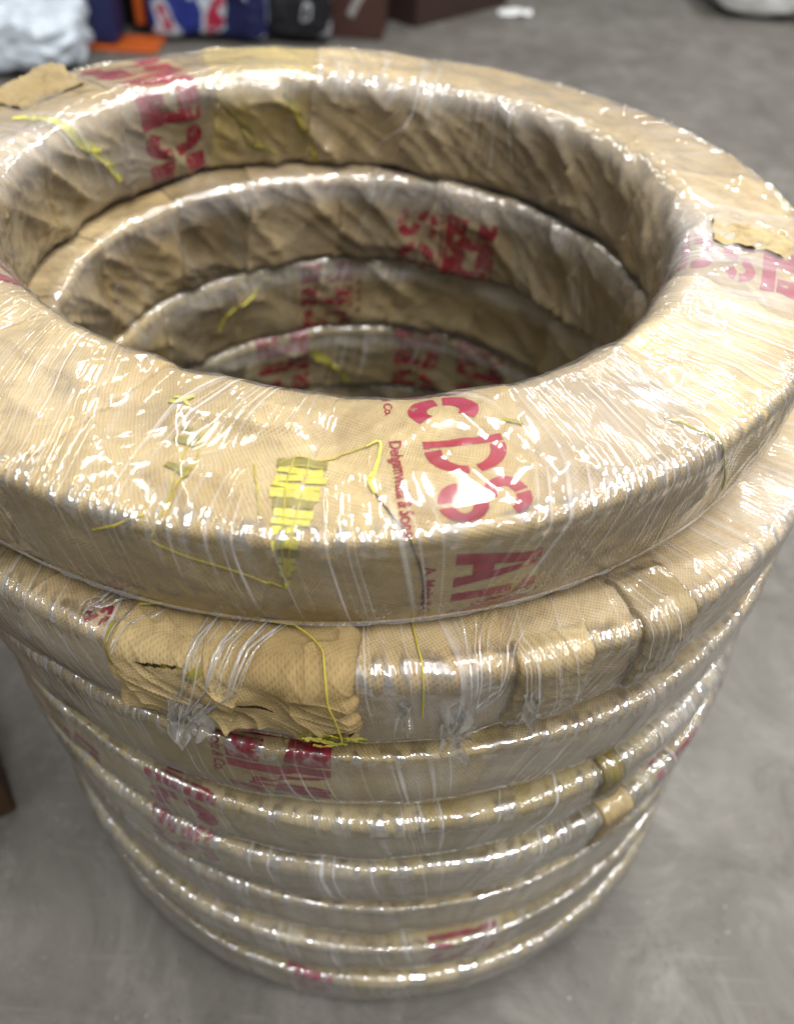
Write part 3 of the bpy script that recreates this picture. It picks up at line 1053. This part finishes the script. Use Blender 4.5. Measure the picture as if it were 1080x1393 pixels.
def film_rag(wp, parent, th, s, dth, ds, seed, lift=.006, drop=.010):
    """ragged flap of torn film hanging off the edge"""
    rs = np.random.RandomState(seed)
    nu, nv = 26, 26
    U, V = np.meshgrid(np.linspace(-1, 1, nu), np.linspace(0, 1, nv), indexing='ij')
    T = th + dth * (U * (1 - .35 * V)) + .012 * vnoise(V * 4, U * 2 + 9, 8, 16, seed)
    S = s - ds * V * (1 + .25 * vnoise(U * 5 + 9, 0 * U, 20, 4, seed + 1))
    off = lift + drop * V * V * (.5 + .5 * vnoise(U * 3 + 7, V * 2, 16, 8, seed + 2)) + .0022 * np.sin(U * 7 + seed + V * 2) * (.3 + V)
    P = wp.rg.point(T, S, off) - np.array(parent.location)
    uv = np.stack([T * .3, S * wp.rg.L], -1)
    mesh_obj('film_rag', P.reshape(-1, 3), grid_faces(nu, nv), MAT['film_torn'], parent, uv.reshape(-1, 2))


film_strand(w1, r1, (-1.665, .445), (-1.782, .205), .0060, .0095, .0013, 16, 1, .75)
film_strand(w1, r1, (-1.825, .430), (-1.872, .335), .0030, .0060, .0014, 6, 2, .25)
film_strand(w1, r1, (-1.905, .415), (-1.935, .345), .0020, .0040, .0014, 6, 3, .25)
film_rag(w1, r1, -1.760, .300, .045, .105, 11, .0095)
film_rag(w1, r1, -1.372, .300, .022, .130, 12, .0030, .016)
film_rag(w1, r1, -1.452, .315, .008, .060, 13, .0020, .010)
film_rag(w1, r1, -1.262, .300, .015, .080, 14, .0065, .010)
film_rag(w1, r1, -1.350, .205, .030, .050, 15, .0020, .006)
film_strand(w1, r1, (-1.30, .40), (-1.355, .300), .0030, .0050, .0012, 7, 5, .60)

# olive fold and tan flap on lower rings, raised cloth corner and open pocket on the top ring
o = loose_cloth(WP[3], ROOT[3], -1.045, -.992, .235, .41, .0012, [], 351, 30, 50, .0025, cr=.001)
o.color = (.50, .52, .28, .6)
o = loose_cloth(WP[4], ROOT[4], -1.02, -.93, .175, .38, .0012, [], 361, 30, 50, .002, cr=.001)
o.color = (.90, .88, .80, .6)


def cloth_flap(wp, parent, t0, t1, s0, s1, rise, seed, tint, name='cloth_flap'):
    nu, nv = 36, 36
    U, V = np.meshgrid(np.linspace(0, 1, nu), np.linspace(0, 1, nv), indexing='ij')
    th = t0 + (t1 - t0) * U
    s = s0 + (s1 - s0) * V
    lift = rise * (1 - V) ** 1.4 * (0.25 + .75 * U ** 1.5)
    off = wp.cover(th, s) + .0015 + lift + .0022 * vnoise(U * 5, V * 5, 8, 8, seed) + .0016 * ridged(U * TAU, V, 6, 4, seed + 1, .5, 4)
    th = th + .012 * vnoise(V * 7, 0 * V + 1.5, 8, 4, seed + 2)
    P = wp.rg.point(th, s, off)
    P2 = P.copy()
    P2[..., 2] -= .0012
    Fc = grid_faces(nu, nv)
    allV = np.concatenate([P.reshape(-1, 3), P2.reshape(-1, 3)]) - np.array(parent.location)
    uv = np.stack([(th - t0) * wp.rg.R, s * wp.rg.L], -1).reshape(-1, 2)
    o = mesh_obj(name, allV, np.concatenate([Fc, Fc[:, ::-1] + nu * nv]), MAT['burlap'], parent, np.concatenate([uv, uv]))
    o.color = tint
    return o




def film_lip(wp, parent, t0, t1, s, seed, n=400):
    """cut edge of the film standing off below the side of the ring"""
    rs = np.random.RandomState(seed)
    th = np.linspace(t0, t1, n)
    wid = .0007 * (1 + .6 * vnoise(th * 40, 0 * th, 256, 4, seed))
    A = wp.rg.point(th, s + 0 * th + .004, .0022)
    B = wp.rg.point(th, s + 0 * th, .0026)
    C = wp.rg.point(th, s + 0 * th - .002, .0028 + wid)
    V = np.stack([A, B, C], 1).reshape(-1, 3) - np.array(parent.location)
    uv = np.stack([np.repeat(th * .3, 3), np.tile([0, .003, .006], n)], -1)
    mesh_obj('film_lip', V, grid_faces(n, 3), MAT['film_lip'], parent, uv)


film_lip(w0, r0, -2.6, -.35, .155, 5)
cloth_flap(w0, r0, 2.76, 2.52, .372, .50, .013, 401, (.60, .62, .64, 1))
cloth_flap(w0, r0, -.20, -.075, .41, .575, .0022, 402, (.80, .84, .86, 1), 'cloth_pocket')


# ------------------------------------------------------------------ things standing on the floor behind
def noise3(P, scale, seed):
    from mathutils import noise as mn
    off = Vector((seed * 3.7, seed * 1.3, seed * 7.1))
    return np.array([mn.noise(Vector(p) * scale + off) for p in P])


def soft_box(name, size, mat, parent=None, n=20, puff=0.3, crumple=0.03, seed=1, scale=6.0, sag=0.0, power=5.0):
    """cube grid blown up towards a super-ellipsoid and crumpled: a filled bag or sack"""
    V, Fc = [], []
    idx = {}

    def vid(p):
        key = tuple(np.round(p, 5))
        if key not in idx:
            idx[key] = len(V)
            V.append(p)
        return idx[key]
    t = np.linspace(-1, 1, n)
    for ax in range(3):
        for sg in (-1, 1):
            for i in range(n - 1):
                for j in range(n - 1):
                    q = []
                    for (a, b) in ((t[i], t[j]), (t[i + 1], t[j]), (t[i + 1], t[j + 1]), (t[i], t[j + 1])):
                        p = [0, 0, 0]
                        p[ax] = sg
                        p[(ax + 1) % 3] = a
                        p[(ax + 2) % 3] = b
                        q.append(vid(p))
                    Fc.append(q if sg > 0 else q[::-1])
    P = np.array(V, float)
    ln = (np.abs(P) ** power).sum(1) ** (1 / power)
    S = P / ln[:, None]
    P = P * (1 - puff) + S * puff
    P = P * np.array(size) / 2
    nd = S / np.linalg.norm(S, axis=1)[:, None]
    d = noise3(P, scale, seed) * crumple + (1 - np.abs(noise3(P, scale * 2.3, seed + 5)) * 2) ** 2 * crumple * .5
    P = P + nd * d[:, None]
    P[:, 2] -= P[:, 2].min()
    if sag:
        h = P[:, 2].max()
        P[:, :2] *= (1 + sag * (1 - P[:, 2] / h))[:, None]
    return mesh_obj(name, P, Fc, mat, parent)


def box_mesh(name, lo, hi, mat, parent=None, bev=0.004):
    import bmesh
    bm = bmesh.new()
    bmesh.ops.create_cube(bm, size=1)
    for v in bm.verts:
        for a in range(3):
            v.co[a] = lo[a] + (v.co[a] + .5) * (hi[a] - lo[a])
    bmesh.ops.bevel(bm, geom=bm.edges[:], offset=bev, segments=2, affect='EDGES', profile=.5)
    me = bpy.data.meshes.new(name)
    bm.to_mesh(me)
    bm.free()
    me.materials.append(mat)
    return link(bpy.data.objects.new(name, me), parent)


m_pale = mat_plain('pale_plastic', (0.60, 0.68, 0.76), 0.28, 0.5, .12, 9.0, .02)
m_white = mat_plain('white_plastic', (0.84, 0.86, 0.86), 0.35, 0.5, .08, 9.0, .01)
m_orange = mat_plain('orange_paint', (0.52, 0.11, 0.02), 0.5, 0.4, .15, 12.0)
m_navy = mat_plain('navy_paint', (0.018, 0.022, 0.085), 0.45, 0.4, .2, 12.0)
m_black = mat_plain('black_shade_and_sack', (0.012, 0.011, 0.012), 0.7, 0.2, .3, 12.0)
m_brown = mat_plain('brown_board', (0.070, 0.032, 0.026), 0.6, 0.3, .25, 10.0)
m_dark = mat_plain('dark_brown_board', (0.050, 0.028, 0.024), 0.6, 0.3, .25, 10.0)
m_tape = mat_plain('grey_tape', (0.33, 0.32, 0.30), 0.4, 0.4, .15, 20.0)
m_wood = mat_plain('brown_wood', (0.07, 0.036, 0.018), 0.6, 0.3, .35, 14.0, .004)
m_sackA = mat_print_bag('printed_sack_blue_white', [(0, (.02, .035, .24)), (.46, (.50, .54, .62)), (.52, (.40, .02, .06)), (.56, (.52, .56, .64)), (.64, (.04, .22, .18)), (.70, (.03, .05, .28))], 6.0)
m_sackB = mat_print_bag('printed_sack_navy', [(0, (.010, .013, .075)), (.50, (.012, .016, .09)), (.545, (.50, .56, .74)), (.62, (.08, .20, .52)), (.68, (.012, .016, .08))], 7.0)
m_sackC = mat_print_bag('printed_sack_black', [(0, (.008, .008, .012)), (.60, (.40, .42, .46)), (.635, (.010, .010, .014))], 9.0)

bag = soft_box('plastic_bag', (.42, .32, .125), m_pale, None, 30, .8, .035, 3, 9.0)
bag.location = (-1.09, 2.02, 0)
tag(bag, 'pale blue-white crumpled plastic bag on the floor at the upper left', 'bag')

rack = empty('storage_rack', (-.86, 2.22, 0), 'navy and orange metal rack standing behind the pale plastic bag', 'rack')
box_mesh('post', (-.035, -.05, .02), (.035, .05, 1.5), m_navy, rack)
box_mesh('base_rail', (-.11, -.07, 0), (.15, .07, .012), m_orange, rack)
box_mesh('beam', (-1.0, .06, .085), (-.14, .12, .24), m_orange, rack)
box_mesh('back_post', (.055, .10, .03), (.085, .16, 1.5), m_orange, rack)
void = box_mesh('rack_shade_block', (-.8, 0, 0), (.60, .5, .9), m_black)  # added black block standing in for the shade under the rack
void.location = (-1.20, 2.42, 0)
tag(void, 'added black block behind the navy and orange rack, in place of shade', 'carton')

for nm, sz, mt, loc, rz, lab, sd in (
        ('printed_sack', (.23, .18, .45), m_sackA, (-.645, 2.37, 0), .1, 'blue and white printed plastic sack with a red stripe, right of the rack', 4),
        ('printed_sack', (.16, .18, .42), m_sackB, (-.480, 2.39, 0), -.05, 'navy printed plastic sack between the blue-white sack and the black sack', 6),
        ('printed_sack', (.21, .18, .40), m_sackC, (-.320, 2.43, 0), .08, 'black plastic sack with faint white lettering beside the brown carton', 9)):
    o = soft_box(nm, sz, mt, None, 22, .55, .015, sd, 8.0)
    o.location, o.rotation_euler = loc, (0, 0, rz)
    tag(o, lab, 'sack', 'printed sacks behind the stack')

cart = empty('brown_carton', (-.14, 2.55, 0), 'maroon-brown carton with a grey tape strip beside the black sack', 'carton')
box_mesh('carton_body', (-.10, -.10, 0), (.09, .30, .45), m_brown, cart)
tp = box_mesh('tape_strip', (-.012, -.1035, .05), (.012, -.1005, .30), m_tape, cart, .0005)
tp.rotation_euler = (0, .5, 0)
tp.location = (-.04, 0, .02)
cart.rotation_euler = (0, 0, -.05)
dk = empty('brown_crate', (.05, 2.61, 0), 'low dark brown crate on the floor at the top centre', 'crate')
box_mesh('crate_body', (0, 0, 0), (.50, .40, .26), m_dark, dk)
box_mesh('crate_lid', (-.01, -.01, .262), (.51, .41, .30), m_dark, dk)
dk.rotation_euler = (0, 0, .85)

ws = soft_box('white_sack', (.42, .44, .28), m_white, None, 24, .9, .025, 13, 5.0)
ws.location = (1.36, 3.22, 0)
tag(ws, 'white rounded sack on the floor at the upper right', 'sack')
bk = soft_box('black_sack', (.5, .3, .34), m_black, None, 16, .8, .03, 15, 5.0)
bk.location = (1.72, 3.50, 0)
tag(bk, 'black sack behind the white sack at the right edge', 'sack')

t = np.linspace(-1, 1, 12)
A, B = np.meshgrid(t, t, indexing='ij')
Z = .004 + .012 * (vnoise(A * 3 + 5, B * 3 + 5, 16, 16, 3) + 1) * .5
sc1 = mesh_obj('plastic_scrap', np.stack([A * .06, B * .03 + .02 * A, Z], -1).reshape(-1, 3), grid_faces(12, 12), m_white)
sc1.location = (.40, 2.86, 0)
tag(sc1, 'small white plastic scrap on the floor right of the brown crate', 'scrap')

wd = empty('wooden_box', (-.301, -.150, 0), 'brown wooden box cut off by the left edge of the photo', 'box')
box_mesh('box_body', (-.30, .006, 0), (-.006, .30, .106), m_wood, wd)
box_mesh('box_lid', (-.31, 0, .108), (0, .31, .122), m_wood, wd)
wd.rotation_euler = (0, 0, math.radians(33))
